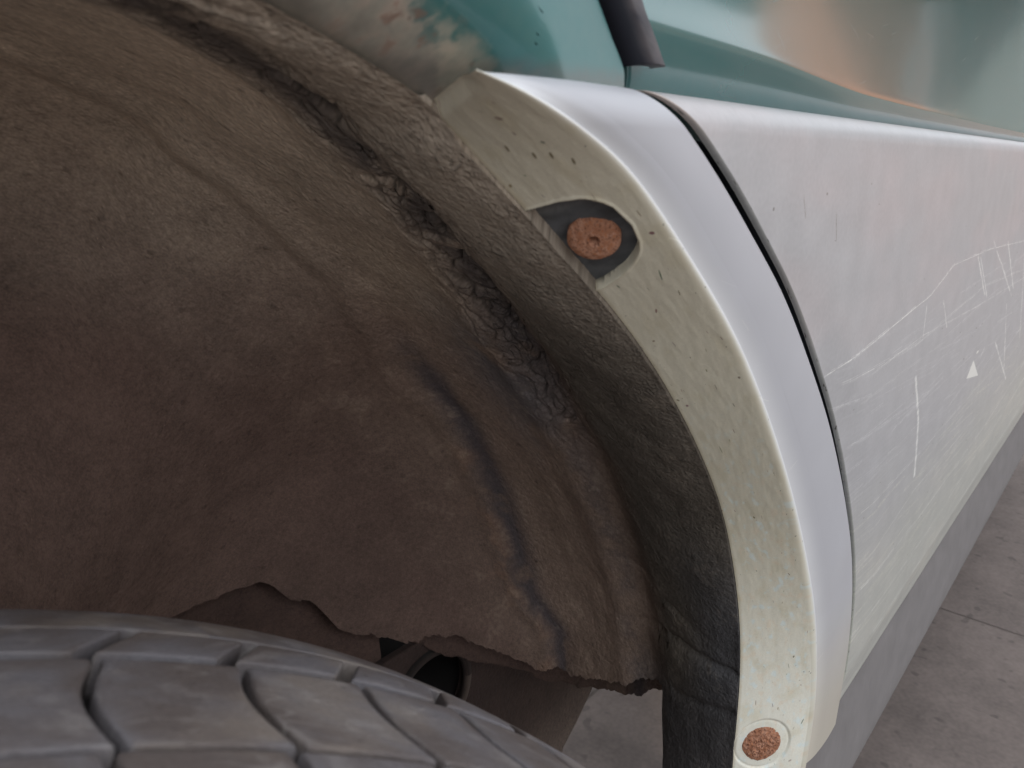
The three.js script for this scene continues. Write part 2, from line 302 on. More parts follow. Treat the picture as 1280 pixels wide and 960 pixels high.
// outline of the hollow round the upper bolt and the ring round the lower one, in (along, across) of the folded face
const hollow = (() => { const c = new THREE.CatmullRomCurve3([[0.093, -0.2], [0.100, 0.12], [0.107, 0.36], [0.119, 0.57], [0.138, 0.68], [0.155, 0.70], [0.170, 0.65], [0.182, 0.50], [0.189, 0.28], [0.193, -0.2]].map(p => V(p[0], p[1], 0))); return c.getSpacedPoints(40).map(p => [p.x, p.y]); })();
const LEN = 0.5;
function hollowDist(t, s) {                 // signed distance in metres, negative inside
  const wdt = edgeIn(t).distanceTo(ridge(t)), x = t * LEN, y = s * wdt; let d = 1e9, inside = false;
  for (let i = 0, j = hollow.length - 1; i < hollow.length; j = i++) {
    const ax = hollow[j][0] * LEN, ay = hollow[j][1] * wdt, bx = hollow[i][0] * LEN, by = hollow[i][1] * wdt;
    const ex = bx - ax, ey = by - ay, h = clamp(((x - ax) * ex + (y - ay) * ey) / (ex * ex + ey * ey));
    d = Math.min(d, Math.hypot(x - ax - ex * h, y - ay - ey * h));
    if ((ay > y) !== (by > y) && x < (bx - ax) * (y - ay) / (by - ay) + ax) inside = !inside;
  }
  return inside ? -d : d;
}
function flangeFrame(t, s) {
  const p = flangeAt(t, s), a = flangeAt(Math.min(1, t + 0.004), s).sub(flangeAt(Math.max(0, t - 0.004), s)).normalize(), b = ridge(t).sub(edgeIn(t)).normalize();
  const n = b.clone().cross(a).normalize();   // out of the folded face, towards the wheel
  if (n.dot(V(CX, CY, 0.3).sub(p)) < 0) n.negate();
  return { p, a, b: n.clone().cross(a).normalize(), n };
}
const B1 = flangeFrame(0.148, 0.33), B2 = flangeFrame(0.953, 0.35);
function ringGroove(p) { const q = p.clone().sub(B2.p), x = q.dot(B2.a), y = q.dot(B2.b); const r = Math.hypot(x / 1.0, y * 1.0); return r; }
{
  // across: folded face (0..NF), rounded ridge, shallow band, outer face, edge at the door gap
  const NF = 110, NR = 14, NB = 26, NO = 90, NE = 10, NA = NF + NR + NB + NO + NE, NT = 860;
  const point = (u, v) => {
    const k = Math.round(u * NA), tt = v, cap = tt < 1.5 / NT;
    const t = Math.pow(clamp((tt - 2 / NT) / (1 - 2 / NT)), 1.35);
    const I = edgeIn(t), R = ridge(t), G = gapLine(t), fa = R.clone().sub(I), wF = fa.length(); fa.normalize();
    const fb = G.clone().sub(R), wO = fb.length(); fb.normalize();
    const rho = 0.0050, band = Math.min(0.019, wO * 0.32);
    let p, top = true;
    const dip = x => { const d = band * 0.85 - x, s = 0.5 * (d + Math.sqrt(d * d + 0.00006)); return -0.24 * s; };
    if (k <= NF) {
      const s = k / NF * (1 - rho / wF); p = I.clone().addScaledVector(fa, s * wF); top = false;
      const f = flangeFrame(t, s);
      if (t < 0.26) { const d = hollowDist(t, s); p.addScaledVector(f.n, -0.0042 * (1 - smooth(-0.0009, 0.0004, d)) + 0.0004 * gauss(d - 0.0009, 0.0006)); }
      if (t > 0.85) { const q = f.p.clone().sub(B2.p), x = q.dot(B2.a), y = q.dot(B2.b), r = Math.hypot(x - 0.000, (y) * 1.0); p.addScaledVector(f.n, -0.0006 * (1 - smooth(0.0178, 0.0188, r)) - 0.0008 * gauss(r - 0.0184, 0.0006)); }
      p.addScaledVector(f.n, 0.00025 * fbm(t * 40, s * 8, 3, 3));
      if (t < 0.012) p.addScaledVector(f.n, -0.002 * (1 - smooth(0, 0.012, t)) * (1 - smooth(0.55, 0.9, s)));
    } else if (k <= NF + NR) {
      const q = (k - NF) / NR, A = R.clone().addScaledVector(fa, -rho), B = R.clone().addScaledVector(fb, rho); B.z += dip(rho);
      p = A.multiplyScalar((1 - q) * (1 - q)).addScaledVector(R, 2 * q * (1 - q)).addScaledVector(B, q * q);
    } else if (k <= NF + NR + NB) {
      const x = lerp(rho, band * 1.2, (k - NF - NR) / NB); p = R.clone().addScaledVector(fb, x); p.z += dip(x);
    } else if (k <= NF + NR + NB + NO) {
      const q = (k - NF - NR - NB) / NO, x = lerp(band * 1.2, wO - 0.0016, q); p = R.clone().addScaledVector(fb, x);
      p.z += dip(x) + 0.0004 * Math.sin(Math.PI * q) + 0.00012 * fbm(p.x * 18, p.y * 18, 3, 3);
    } else {
      const q = (k - NF - NR - NB - NO) / NE;
      if (q < 0.6) { const a = q / 0.6 * Math.PI / 2; p = R.clone().addScaledVector(fb, wO - 0.0016 + 0.0016 * Math.sin(a)); p.z -= 0.0016 * (1 - Math.cos(a)); }
      else { p = G.clone(); p.z -= 0.0016 + (q - 0.6) / 0.4 * 0.012; }
    }
    const topAt = panelTop(p.x);
    const w = top ? 1 : smooth(0.7, 1, k / NF);
    p.z += topRound(topAt - p.y) * w * (k > NF ? smooth(NF, NF + NR + 10, k) * 0.75 + 0.25 : 0.25);
    if (cap) { if (tt < 0.5 / NT) { const q = smooth(NF + NR, NF + NR + NB + 25, k); p.z -= 0.014 * q; } }
    return p;
  };
  // specks, stains and grime of the folded face; its yellowish tint also stands for ground bounce
  const C = document.createElement('canvas'); C.width = 512; C.height = 2048; const x = C.getContext('2d');
  const img = x.createImageData(512, 2048);
  for (let j = 0; j < 2048; j++) for (let i = 0; i < 512; i++) {
    const t = 1 - j / 2048, s = i / 512, o = (j * 512 + i) * 4;                         // row 0 of the canvas is v = 1
    const n = fbm(s * 4, t * 26, 2, 4), m = fbm(s * 9 + 4, t * 60, 7, 3), f = noise.noise(s * 60, t * 380, 1);
    let c = mix3([188, 184, 168], [196, 195, 185], smooth(0.55, 0.95, t));
    c = mix3(c, [174, 167, 144], 0.35 * smooth(0, 0.35, n));
    c = mix3(c, [194, 178, 156], 0.35 * smooth(0.12, 0.4, m) * smooth(0.35, 0.6, t));
    c = mix3(c, [186, 200, 204], 0.55 * smooth(0.1, 0.4, -m) * smooth(0.3, 0.6, t));
    c = mix3(c, [128, 116, 94], 0.35 * (1 - smooth(0, 0.05, s)));
    if (s > 0.905) { const w = smooth(0.905, 0.93, s); c = mix3(c, mix3([186, 187, 190], [188, 184, 174], smooth(0.75, 1, t)), w); }
    const k = 1 + (s < 0.9 ? 0.03 * f : 0); img.data[o] = c[0] * k; img.data[o + 1] = c[1] * k; img.data[o + 2] = c[2] * k; img.data[o + 3] = 255;
  }
  x.putImageData(img, 0, 0);
  const r = rand(21);
  for (let k = 0; k < 250; k++) {
    const s = 0.9 * r(), t = r(), big = r() ** 4, l = 0.9 + 4.5 * big; x.fillStyle = `rgba(${60 + 40 * r()},${52 + 36 * r()},${38 + 30 * r()},${0.25 + 0.55 * r()})`;
    x.save(); x.translate(s * 512, t * 2048); x.rotate(r() * 3.2); x.beginPath(); x.ellipse(0, 0, l * (0.7 + 2.2 * r()), l * 0.6, 0, 0, 7); x.fill(); x.restore();
  }
  for (let k = 0; k < 90; k++) {
    x.strokeStyle = `rgba(225,225,215,${0.12 + 0.3 * r()})`; x.lineWidth = 0.6 + r(); const s = r() * 512, t = r() * 2048; x.beginPath(); x.moveTo(s, t); x.lineTo(s + (r() - 0.5) * 60, t + (r() - 0.5) * 60); x.stroke();
  }
  for (const [t, s] of [[0.065, 0.5], [0.072, 0.62], [0.05, 0.35], [0.085, 0.72]]) { x.fillStyle = 'rgba(92,84,62,0.8)'; x.beginPath(); x.ellipse(s * 512, (1 - t) * 2048, 9, 4, 0.5, 0, 7); x.fill(); }
  const map = new THREE.CanvasTexture(C); map.colorSpace = THREE.SRGBColorSpace; map.magFilter = THREE.LinearFilter;
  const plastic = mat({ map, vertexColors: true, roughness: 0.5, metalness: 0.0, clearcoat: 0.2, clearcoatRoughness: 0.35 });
  const chip = (p, k, t) => (k > NF + NR + NB + NO + 2 && noise.noise(p.y * 220, 3, 3) > 0.55) || (k > NF - 5 && k < NF + NR && noise.noise(t * 420, k * 0.55, 5) > 0.70);
  const g = sheet(NA, NT, point, {
    uv: (u, v) => { const k = Math.round(u * NA), t = Math.pow(clamp((v - 2 / NT) / (1 - 2 / NT)), 1.35); return [k <= NF ? 0.9 * k / NF : 0.9 + 0.1 * clamp((k - NF) / (NR + NB)), t]; },
    shade: (u, v, p) => {
      const k = Math.round(u * NA), t = Math.pow(v, 1.35);
      if (chip(p, k, t)) return [0.16, 0.15, 0.13];
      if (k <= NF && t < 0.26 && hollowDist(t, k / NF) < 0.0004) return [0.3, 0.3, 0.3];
      if (k <= NF) return [1.46, 1.46, 1.42];  // folded face painted lighter to make up for bounce light it lacks
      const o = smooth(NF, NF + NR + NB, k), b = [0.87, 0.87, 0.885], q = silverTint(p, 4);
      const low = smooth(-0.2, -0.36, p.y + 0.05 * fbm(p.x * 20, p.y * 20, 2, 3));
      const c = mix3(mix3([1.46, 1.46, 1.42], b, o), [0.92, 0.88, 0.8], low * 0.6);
      return [c[0] * q, c[1] * q, c[2] * q];
    },
  });
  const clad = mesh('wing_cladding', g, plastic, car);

  // dark plastic at the bottom of the hollow
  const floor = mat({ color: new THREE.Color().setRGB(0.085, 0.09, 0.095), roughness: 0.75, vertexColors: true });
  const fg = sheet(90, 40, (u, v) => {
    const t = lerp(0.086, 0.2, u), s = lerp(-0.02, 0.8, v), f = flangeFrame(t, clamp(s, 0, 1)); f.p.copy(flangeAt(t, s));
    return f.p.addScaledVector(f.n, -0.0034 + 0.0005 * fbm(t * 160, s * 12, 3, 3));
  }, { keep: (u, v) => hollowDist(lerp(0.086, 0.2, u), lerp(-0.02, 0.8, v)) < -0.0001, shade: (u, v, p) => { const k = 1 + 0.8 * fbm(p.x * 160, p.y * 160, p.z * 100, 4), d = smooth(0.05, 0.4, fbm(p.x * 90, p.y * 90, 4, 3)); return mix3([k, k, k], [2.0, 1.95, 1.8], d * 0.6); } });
  const rec = mesh('bolt_recess', fg, floor, clad); rec.userData.label = 'dark hollow in the silver cladding behind the upper rusty bolt';

  // rusty bolts
  const rustTex = (seed, dark) => texFrom(256, 256, (u, v) => {
    const n = fbm(u * 9, v * 9, seed, 5), f = noise.noise(u * 60, v * 60, seed), h = fbm(u * 26, v * 26, seed + 3, 3);
    let c = mix3([158, 110, 84], [180, 136, 112], smooth(-0.3, 0.3, n)); c = mix3(c, [164, 98, 58], 0.6 * smooth(0.1, 0.4, h)); c = mix3(c, [84, 48, 34], dark * smooth(0.05, 0.4, -h + 0.2 * f));
    const k = 1 + 0.09 * f; return [clamp(c[0] * k, 0, 255), clamp(c[1] * k, 0, 255), clamp(c[2] * k, 0, 255)];
  }, 4, true);
  const bolt = (F, rad, dome, lift, rough, seed, dark, hole, label, sx = 1) => {
    const N = 96, M = 48;
    const g = sheet(N, M, (u, v) => {
      const a = u * Math.PI * 2, q = v, rr = q < 0.85 ? q / 0.85 : 1;
      const e = 1 + 0.035 * noise.noise(Math.cos(a) * 1.7, Math.sin(a) * 1.7, seed);
      const r = rad * e * rr * sx, x = Math.cos(a) * r, y = Math.sin(a) * r;
      let h = dome * Math.sqrt(Math.max(0, 1 - rr * rr * 0.93)) + lift;
      h += rough * fbm(x * 420, y * 420, seed, 4) * (1 - 0.5 * rr) ;
      if (hole) { const hd = Math.hypot(x - 0.0003, y * 1.2); h -= 0.0036 * (1 - smooth(0.0008, 0.0020, hd)); h -= 0.0007 * (1 - smooth(0.001, 0.0042, hd)); h += 0.0004 * gauss(hd - 0.0022, 0.0006); }
      if (q >= 0.85) h = lerp(h, -0.006, (q - 0.85) / 0.15);
      return F.p.clone().addScaledVector(F.a, x).addScaledVector(F.b, y).addScaledVector(F.n, h);
    }, { uv: (u, v) => { const a = u * 2 * Math.PI; return [0.5 + 0.45 * v * Math.cos(a), 0.5 + 0.45 * v * Math.sin(a)]; } });
    const o = mesh('bolt', g, mat({ map: rustTex(seed, dark), roughness: 0.72, metalness: 0.0, specularIntensity: 0.6 }), clad);
    o.userData.label = label; return o;
  };
  B1.n.add(V(-0.72, 0.29, 0.63).multiplyScalar(0.45)).normalize(); B1.a.addScaledVector(B1.n, -B1.a.dot(B1.n)).normalize(); B1.b.crossVectors(B1.n, B1.a);
  bolt(B1, 0.0086, 0.0026, -0.0022, 0.0005, 3.3, 0.5, true, 'pinkish rusty bolt head with a pitted centre in the dark hollow');
  bolt(B2, 0.0128, 0.0016, -0.0008, 0.0022, 8.8, 0.9, false, 'rough orange rusty bolt head at the foot of the cladding');
}

const gapX = (() => { const P = []; for (let i = 0; i <= 200; i++) P.push(gapLine(i / 200)); return y => { for (let i = 0; i < 200; i++) if (P[i + 1].y <= y) { const a = P[i], b = P[i + 1], t = clamp((a.y - y) / (a.y - b.y || 1)); return lerp(a.x, b.x, t); } return P[200].x; }; })();
// --- teal paint
const TEAL = [0.016, 0.150, 0.148];
const teal = mat({ color: 0xffffff, roughness: 0.42, metalness: 0.15, clearcoat: 0.8, clearcoatRoughness: 0.14 });
const wingEdge = table([[-0.2, 0.19], [0.0205, 0.1865], [0.03, 0.179], [0.04, 0.170], [0.08, 0.140], [0.14, 0.115], [0.3, 0.09], [0.6, 0.08]]);
{
  // front wing: rolled lip round the arch, then the flat side above it
  const NU = 260, NV = 200, X0 = -0.75;
  const g = sheet(NU, NV, (u, v) => {
    const w = Math.pow(v, 2.2), xr = wingEdge(0.004 + 0.4 * w), x = lerp(X0, xr, 1 - Math.pow(1 - u, 1.6));
    const dx = x - CX, r = rLip(Math.acos(clamp(dx / 0.39, -1, 1)) / DEG) - 0.001;
    let yb = Math.abs(dx) < r ? CY + Math.sqrt(r * r - dx * dx) : CY;
    yb = Math.max(yb, lerp(-0.4, 0.006, smooth(0.125, 0.15, x)));
    yb = Math.max(yb, CY + 0.05);
    const y = yb + (0.42 - yb) * w, d = Math.hypot(x - CX, y - CY) - r + 0.03 * smooth(0.150, 0.178, x);
    let z = lerp(-0.0365, -0.011, 1 - Math.pow(1 - clamp(d / 0.030), 2.2));
    z += 0.0008 * fbm(x * 16, y * 16, 2, 2) - 0.10 * Math.pow(clamp((y - 0.03) / 0.4), 2);
    return V(x, y, z);
  }, { uv: (u, v, p) => [(p.x + 0.34) / 0.60, (p.y + 0.12) / 0.23] });
  const map = texFrom(2048, 768, (u, v) => {
    const x = u * 0.60 - 0.34, y = v * 0.23 - 0.12, r = Math.hypot(x - CX, y - CY) - rLip(clamp(Math.atan2(y - CY, x - CX) / DEG, 60, 120)) + 0.001;
    const n = fbm(x * 85, y * 85, 2.7, 5), n2 = fbm(x * 240, y * 240, 5.1, 4), f = noise.noise(x * 900, y * 900, 4);
    const side = x > 0.09 ? x + 1.9 * (y - 0.022) - 0.137 : lerp(r - 0.028, x + 1.9 * (y - 0.022) - 0.137, smooth(0.03, 0.09, x));                       // road dirt reaches from the arch up to this slanted line
    const dirt = 1 - smooth(-0.002, 0.012, side + 0.014 * n + 0.007 * n2);
    const bare = smooth(-0.03, 0.14, n + 0.5 * n2) * smooth(0.003, 0.010, r);      // rubbed patches where the paint shows
    let c = mix3(TEAL, [0.33, 0.33, 0.30], 0.07 + 0.05 * n2);
    c = mix3(c, mix3([0.43, 0.40, 0.33], [0.50, 0.42, 0.34], smooth(-0.2, 0.3, n2)), dirt * (0.93 - 0.72 * bare));
    c = mix3(c, [0.30, 0.15, 0.10], 0.6 * smooth(0.20, 0.36, n2 + 0.25 * n) * (1 - smooth(0.0, 0.014, side + 0.01 * n)) * smooth(-0.03, -0.004, side));
    c = mix3(c, [0.19, 0.17, 0.14], 0.9 * (1 - smooth(0.000, 0.006, r + 0.005 * n)) * (1 - smooth(0.11, 0.14, x)));
    c = mix3(c, [0.12, 0.11, 0.10], 0.6 * smooth(0.026, 0.0205, y + 0.002 * n2) * smooth(0.10, 0.125, x));        // grime along the cladding
    const k = 1 + 0.14 * n2 * dirt + 0.08 * f * dirt, e = q => 255 * Math.pow(clamp(q * k), 1 / 2.2);
    return [e(c[0]), e(c[1]), e(c[2])];
  }, 4, true);
  map.wrapS = map.wrapT = THREE.ClampToEdgeWrapping;
  teal.map = map;
  mesh('front_wing', g, teal, car);
  const jamb = sheet(4, 80, (u, v) => { const y = lerp(-0.375, 0.6, v); return V((y > 0.0205 ? wingEdge(y) : gapX(y)) + lerp(-0.022, 0.12, u), y, -0.030 - 0.12 * Math.max(0, y - 0.03)); }, {});
  mesh('door_jamb', jamb, mat({ color: new THREE.Color().setRGB(0.012, 0.016, 0.03), roughness: 0.7 }), car);
}
// --- front door: painted skin, silver cladding, rubber edge strip
const gapWide = table([[-0.40, 0.0010], [-0.33, 0.0016], [-0.25, 0.0040], [-0.13, 0.0072], [-0.02, 0.0090], [0.0205, 0.0075]]);
const XE = 2.1;
{
  const scratch = document.createElement('canvas'); scratch.width = 2048; scratch.height = 2048; const x = scratch.getContext('2d');
  // the print is laid out in metres of panel: across = distance from the gap (finer near it), up = height
  const us = q => Math.log(1 + q / 0.12) / Math.log(1 + (XE - 0.17) / 0.12), toX = X => us(X - 0.17) * 2048, toY = Y => (0.03 - Y) / 0.42 * 2048;
  const img = x.createImageData(2048, 2048), inv = q => 0.12 * (Math.exp(q * Math.log(1 + (XE - 0.17) / 0.12)) - 1) + 0.17;
  for (let i = 0; i < 2048; i++) { const X = inv(i / 2048); for (let j = 0; j < 2048; j++) {
    const Y = 0.03 - j / 2048 * 0.42, o = (j * 2048 + i) * 4;
    const n = fbm(X * 9, Y * 22, 4, 3), m = noise.noise(X * 60, Y * 60, 6), f = noise.noise(X * 420, Y * 420, 6), br = noise.noise(X * 40, Y * 900, 2);
    let c = [168, 168, 169]; c = mix3(c, [177, 170, 170], 0.6 * smooth(-0.2, 0.35, n) * smooth(-0.14, -0.05, Y)); c = mix3(c, [177, 178, 166], 0.6 * smooth(-0.16, -0.33, Y + 0.05 * n)); c = mix3(c, [190, 187, 176], 0.4 * smooth(0, 0.4, n) * smooth(-0.2, -0.3, Y));
    const k = 1 + 0.035 * m + 0.03 * f + 0.035 * br * smooth(-0.08, -0.2, Y);
    img.data[o] = c[0] * k; img.data[o + 1] = c[1] * k; img.data[o + 2] = c[2] * k; img.data[o + 3] = 255;
  } }
  x.putImageData(img, 0, 0);
  const r = rand(77);
  const line = (pts, w, a, tone = '232,232,226') => {
    for (let rep = 0; rep < 6; rep++) {
      const o = (r() - 0.5) * 0.0022, steps = 14, N = pts.length - 1;
      for (let i = 0; i < N * steps; i++) {
        if (r() < 0.35) continue;
        const P = q => { const t = clamp(q / steps, 0, N - 1e-6), k = Math.floor(t), f = t - k; return [toX(lerp(pts[k][0], pts[k + 1][0], f)), toY(lerp(pts[k][1], pts[k + 1][1], f) + o)]; };
        const a0 = P(i), a1 = P(i + 1.2);
        x.strokeStyle = `rgba(${tone},${a * (0.2 + 0.6 * r())})`; x.lineWidth = w * (0.15 + 0.5 * r()); x.beginPath(); x.moveTo(a0[0], a0[1] + r()); x.lineTo(a1[0], a1[1] + r()); x.stroke();
      }
    }
  };
  const L = [[[[0.353, -0.097], [0.412, -0.093], [0.543, -0.082], [0.602, -0.068], [0.736, -0.068], [0.942, -0.076]], 4, 0.75], [[[0.38, -0.107], [0.52, -0.112], [0.748, -0.1], [0.984, -0.11]], 3, 0.6], [[[0.421, -0.112], [0.539, -0.109], [0.712, -0.115], [0.998, -0.12]], 3, 0.6], [[[0.413, -0.126], [0.509, -0.125], [0.619, -0.126]], 2, 0.4],
    [[[0.535, -0.136], [0.565, -0.174], [0.585, -0.225]], 13, 0.45], [[[0.688, -0.07], [0.751, -0.11]], 5, 0.7], [[[0.7, -0.072], [0.762, -0.112]], 4, 0.6], [[[0.825, -0.068], [0.916, -0.124]], 6, 0.6], [[[0.888, -0.136], [0.963, -0.219]], 6, 0.5], [[[0.748, -0.062], [0.916, -0.132]], 5, 0.6], [[[0.454, -0.206], [0.599, -0.207], [0.846, -0.204], [1.077, -0.182]], 4, 0.5],
    [[[0.471, -0.274], [0.642, -0.277], [0.911, -0.272], [1.164, -0.25]], 5, 0.6], [[[0.482, -0.252], [0.595, -0.239], [0.765, -0.241]], 3, 0.5], [[[0.476, -0.31], [0.69, -0.311], [1.203, -0.281]], 4, 0.5], [[[0.539, -0.337], [0.806, -0.338], [1.267, -0.331]], 5, 0.5], [[[0.536, -0.088], [0.539, -0.109]], 3, 0.6], [[[0.585, -0.092], [0.612, -0.116]], 3, 0.6], [[[0.86, -0.17], [1.0, -0.24]], 7, 0.5], [[[0.95, -0.09], [1.05, -0.20]], 6, 0.4]];
  for (const l of L) line(...l);
  for (let k = 0; k < 620; k++) {                                              // scuffs, mostly along the car
    const X = 0.3 + 1.1 * r() ** 1.3, Y = -0.09 - 0.28 * r() ** 0.8, l = 0.02 + 0.22 * r() * r(), sl = (r() - 0.5) * 0.05, low = Y < -0.2;
    line([[X, Y], [X + l * 0.5, Y + sl * l * 2], [X + l, Y + sl * l * 4]], 0.7 + 2.0 * r(), 0.25 + 0.6 * r(), low ? '226,224,206' : '224,224,222');
  }
  for (let k = 0; k < 160; k++) { const X = 0.25 + 0.5 * r(), Y = 0.0 - 0.12 * r(), a = r() * 6.3, l = 0.003 + 0.012 * r(); line([[X, Y], [X + Math.cos(a) * l, Y + Math.sin(a) * l * 0.5]], 0.7, 0.18); }
  for (let k = 0; k < 120; k++) { const X = 0.25 + 1.0 * r() ** 1.5, Y = -0.36 * r(); x.fillStyle = `rgba(70,62,54,${0.2 + 0.4 * r()})`; x.beginPath(); x.ellipse(toX(X), toY(Y), 1 + 1.5 * r(), 1 + 2.5 * r(), 0, 0, 7); x.fill(); }
  x.fillStyle = 'rgba(232,232,224,0.85)'; x.beginPath(); x.moveTo(toX(0.732), toY(-0.181)); x.lineTo(toX(0.752), toY(-0.168)); x.lineTo(toX(0.793), toY(-0.191)); x.closePath(); x.fill();
  x.beginPath(); x.ellipse(toX(0.765), toY(-0.163), 5, 6, 0, 0, 7); x.fill(); line([[0.785, -0.172], [0.802, -0.165]], 3, 0.8);
  for (const [X, Y, s] of [[0.34, -0.02, 1], [0.30, -0.012, 0.7], [0.9, -0.03, 1]]) line([[X, Y], [X + 0.004, Y - 0.012 * s]], 1.6, 0.6, '92,82,74');
  const map = new THREE.CanvasTexture(scratch); map.colorSpace = THREE.SRGBColorSpace; map.magFilter = THREE.LinearFilter;
  const silver = mat({ map, vertexColors: true, roughness: 0.46, metalness: 0.0, clearcoat: 0.3, clearcoatRoughness: 0.3 });

  // painted skin of the door
  const crease = table([[0.19, 0.0375], [0.27, 0.036], [0.4, 0.0305], [0.8, 0.028], [3, 0.026]]);
  const DX = y => (y > 0.0205 ? wingEdge(y) + 0.0105 : gapX(y) + gapWide(y));
  const skinG = sheet(220, 150, (u, v) => {
    const NVL = 150, k = Math.round(v * NVL), y0 = 0.008;
    const xr = Math.pow(u, 2.0); let y, x;
    const yy = k <= 40 ? k / 40 : 1 + (k - 40) / 110;
    x = lerp(0.19, XE, xr); const cy = crease(x);
    y = yy <= 1 ? lerp(y0, cy, yy) : cy + (0.85 - cy) * Math.pow(yy - 1, 1.8);
    const x0 = DX(y); x = lerp(x0 + 0.0005, XE, xr);
    const d = cy - y; const soft = 0.5 * (d + Math.sqrt(d * d + 0.0009 * 0.0009 * 4));
    let z = -0.0075 - 0.60 * soft - 0.02 * Math.max(0, y - cy) - 0.25 * Math.max(0, y - 0.3) ** 2 + 0.0004 * fbm(x * 8, y * 12, 1, 2);
    if (u < 0.5 / 220) z -= 0.015;
    else if (x - x0 < 0.0012) z -= 0.0006;
    return V(x, y, z);
  }, { shade: (u, v, p) => {
    const n = fbm(p.x * 20, p.y * 30, 3, 4), f = noise.noise(p.x * 300, p.y * 300, 3);
    const dust = 0.05 + 0.10 * smooth(0.25, 0.6, p.x) + 0.12 * n + 0.03 * f + 0.2 * (1 - smooth(0.018, 0.024, p.y));
    return mix3(TEAL, [0.30, 0.30, 0.27], clamp(dust, 0.03, 0.6));
  } });
  // fine scratches in the lacquer
  const sc = document.createElement('canvas'); sc.width = 2048; sc.height = 512; const s = sc.getContext('2d'); s.fillStyle = 'rgb(22,22,22)'; s.fillRect(0, 0, 2048, 512);
  const r2 = rand(4);
  for (let k = 0; k < 900; k++) { const a = r2() < 0.6 ? -0.45 + 0.3 * r2() : r2() * 6.3, l = 4 + 34 * r2() ** 2, X = 2048 * r2(), Y = 512 * r2(), b = 60 + 120 * r2(); s.strokeStyle = `rgba(${b},${b},${b},0.5)`; s.lineWidth = 0.4 + 0.4 * r2(); s.beginPath(); s.moveTo(X, Y); s.quadraticCurveTo(X + Math.cos(a) * l * 0.5 + 3, Y + Math.sin(a) * l * 0.5, X + Math.cos(a) * l, Y + Math.sin(a) * l); s.stroke(); }
  const rough = new THREE.CanvasTexture(sc); rough.magFilter = THREE.LinearFilter; rough.wrapS = rough.wrapT = THREE.RepeatWrapping;
  const mp = document.createElement('canvas'); mp.width = 2048; mp.height = 512; const q = mp.getContext('2d'); q.fillStyle = 'rgb(255,255,255)'; q.fillRect(0, 0, 2048, 512);
  const doorPaint = mat({ vertexColors: true, roughness: 0.17, metalness: 0.0, ior: 1.75, clearcoat: 1.0, clearcoatRoughness: 1.0, clearcoatRoughnessMap: rough });
  const uvs = skinG.attributes.uv, ps = skinG.attributes.position; for (let i = 0; i < uvs.count; i++) uvs.setXY(i, ps.getX(i) / 0.8, ps.getY(i) / 0.2);
  const door = mesh('front_door', skinG, doorPaint, car);

  const NX = 260, NY = 420, NE = 16;
  const clad = sheet(NX, NY, (u, v) => {
    const k = Math.round(u * NX), j = Math.round(v * NY);
    const yv = j < 3 ? 0 : (j - 3) / (NY - 6), y = lerp(0.0202, -0.372, clamp(Math.pow(yv, 1.25)));
    const x0 = gapX(y) + gapWide(y), R = 0.0012; let x, z = 0;
    if (k <= NE) { const a = k / NE; if (a < 0.5) { x = x0; z = -0.0024 + a / 0.5 * (0.0024 - R); } else { const b = (a - 0.5) / 0.5 * Math.PI / 2; x = x0 + R * (1 - Math.cos(b)); z = -R * (1 - Math.sin(b)); } }
    else { const a = (k - NE) / (NX - NE); x = lerp(x0 + R, XE, Math.pow(a, 2.2)); }
    if (k > NE) z += 0.0022 * Math.sin(Math.PI * clamp((0.0202 - y) / 0.39)) * smooth(0, 0.04, x - x0) + 0.00025 * fbm(x * 14, y * 18, 7, 3);
    z += topRound(0.0202 - y) - 0.004 * smooth(-0.335, -0.372, y);
    if (j < 3) z -= (3 - j) * 0.004; if (j > NY - 3) z -= (j - NY + 3) * 0.008;
    return V(x, y, z);
  }, { uv: (u, v, p) => [us(Math.max(0, p.x - 0.17)), 1 - (0.03 - p.y) / 0.42],
    shade: (u, v, p) => {
      const k = Math.round(u * NX);
      if (k <= NE + 1) { const n = noise.noise(p.y * 170, k * 0.12, 2) + 0.4 * noise.noise(p.y * 600, k * 0.3, 4); if (n > 0.62) return [0.10, 0.09, 0.08]; const y = smooth(0.005, 0.02, p.y); return mix3([0.80, 0.82, 0.78], [1.1, 0.98, 0.85], y); }
      return [1, 1, 1];
    } });
  mesh('door_cladding', clad, silver, door);

  // rubber strip wrapped over the leading edge of the door
  const strip = sheet(18, 80, (u, v) => {
    const y = lerp(0.0265, 0.6, Math.pow(v, 2)), x0 = DX(y) - 0.0012, w = 0.0092, th = 0.0020;
    const P = [[0.002, -0.011], [0.0006, -0.009], [0, -0.004], [0.0004, -0.0005], [0.0016, th * 0.8], [0.004, th], [0.008, th * 0.95], [w - 0.001, th * 0.85], [w - 0.0002, th * 0.5], [w, -0.004]];
    const q = u * (P.length - 1), i = Math.min(P.length - 2, Math.floor(q)), t = q - i;
    const e = v < 0.5 / 80 ? -0.004 : 0;
    return V(x0 + lerp(P[i][0], P[i + 1][0], t) + 0.0003 * noise.noise(y * 120, u * 4, 2), y, -0.0078 - 0.02 * Math.max(0, y - 0.036) + lerp(P[i][1], P[i + 1][1], t) + e + 0.0004 * noise.noise(y * 90, u * 3, 7));
  }, { shade: (u, v, p) => { const n = fbm(p.x * 200, p.y * 120, 1, 3); const rim = smooth(0.80, 0.9, u); const b = mix3([0.022, 0.024, 0.034], [0.16, 0.145, 0.145], clamp(0.45 + n) * smooth(0.3, 0.5, u)); return mix3(b, [0.33, 0.33, 0.35], rim * 0.8); } });  // front face coloured darker for the shade deeper in the gap
  mesh('edge_strip', strip, mat({ vertexColors: true, roughness: 0.6 }), door);

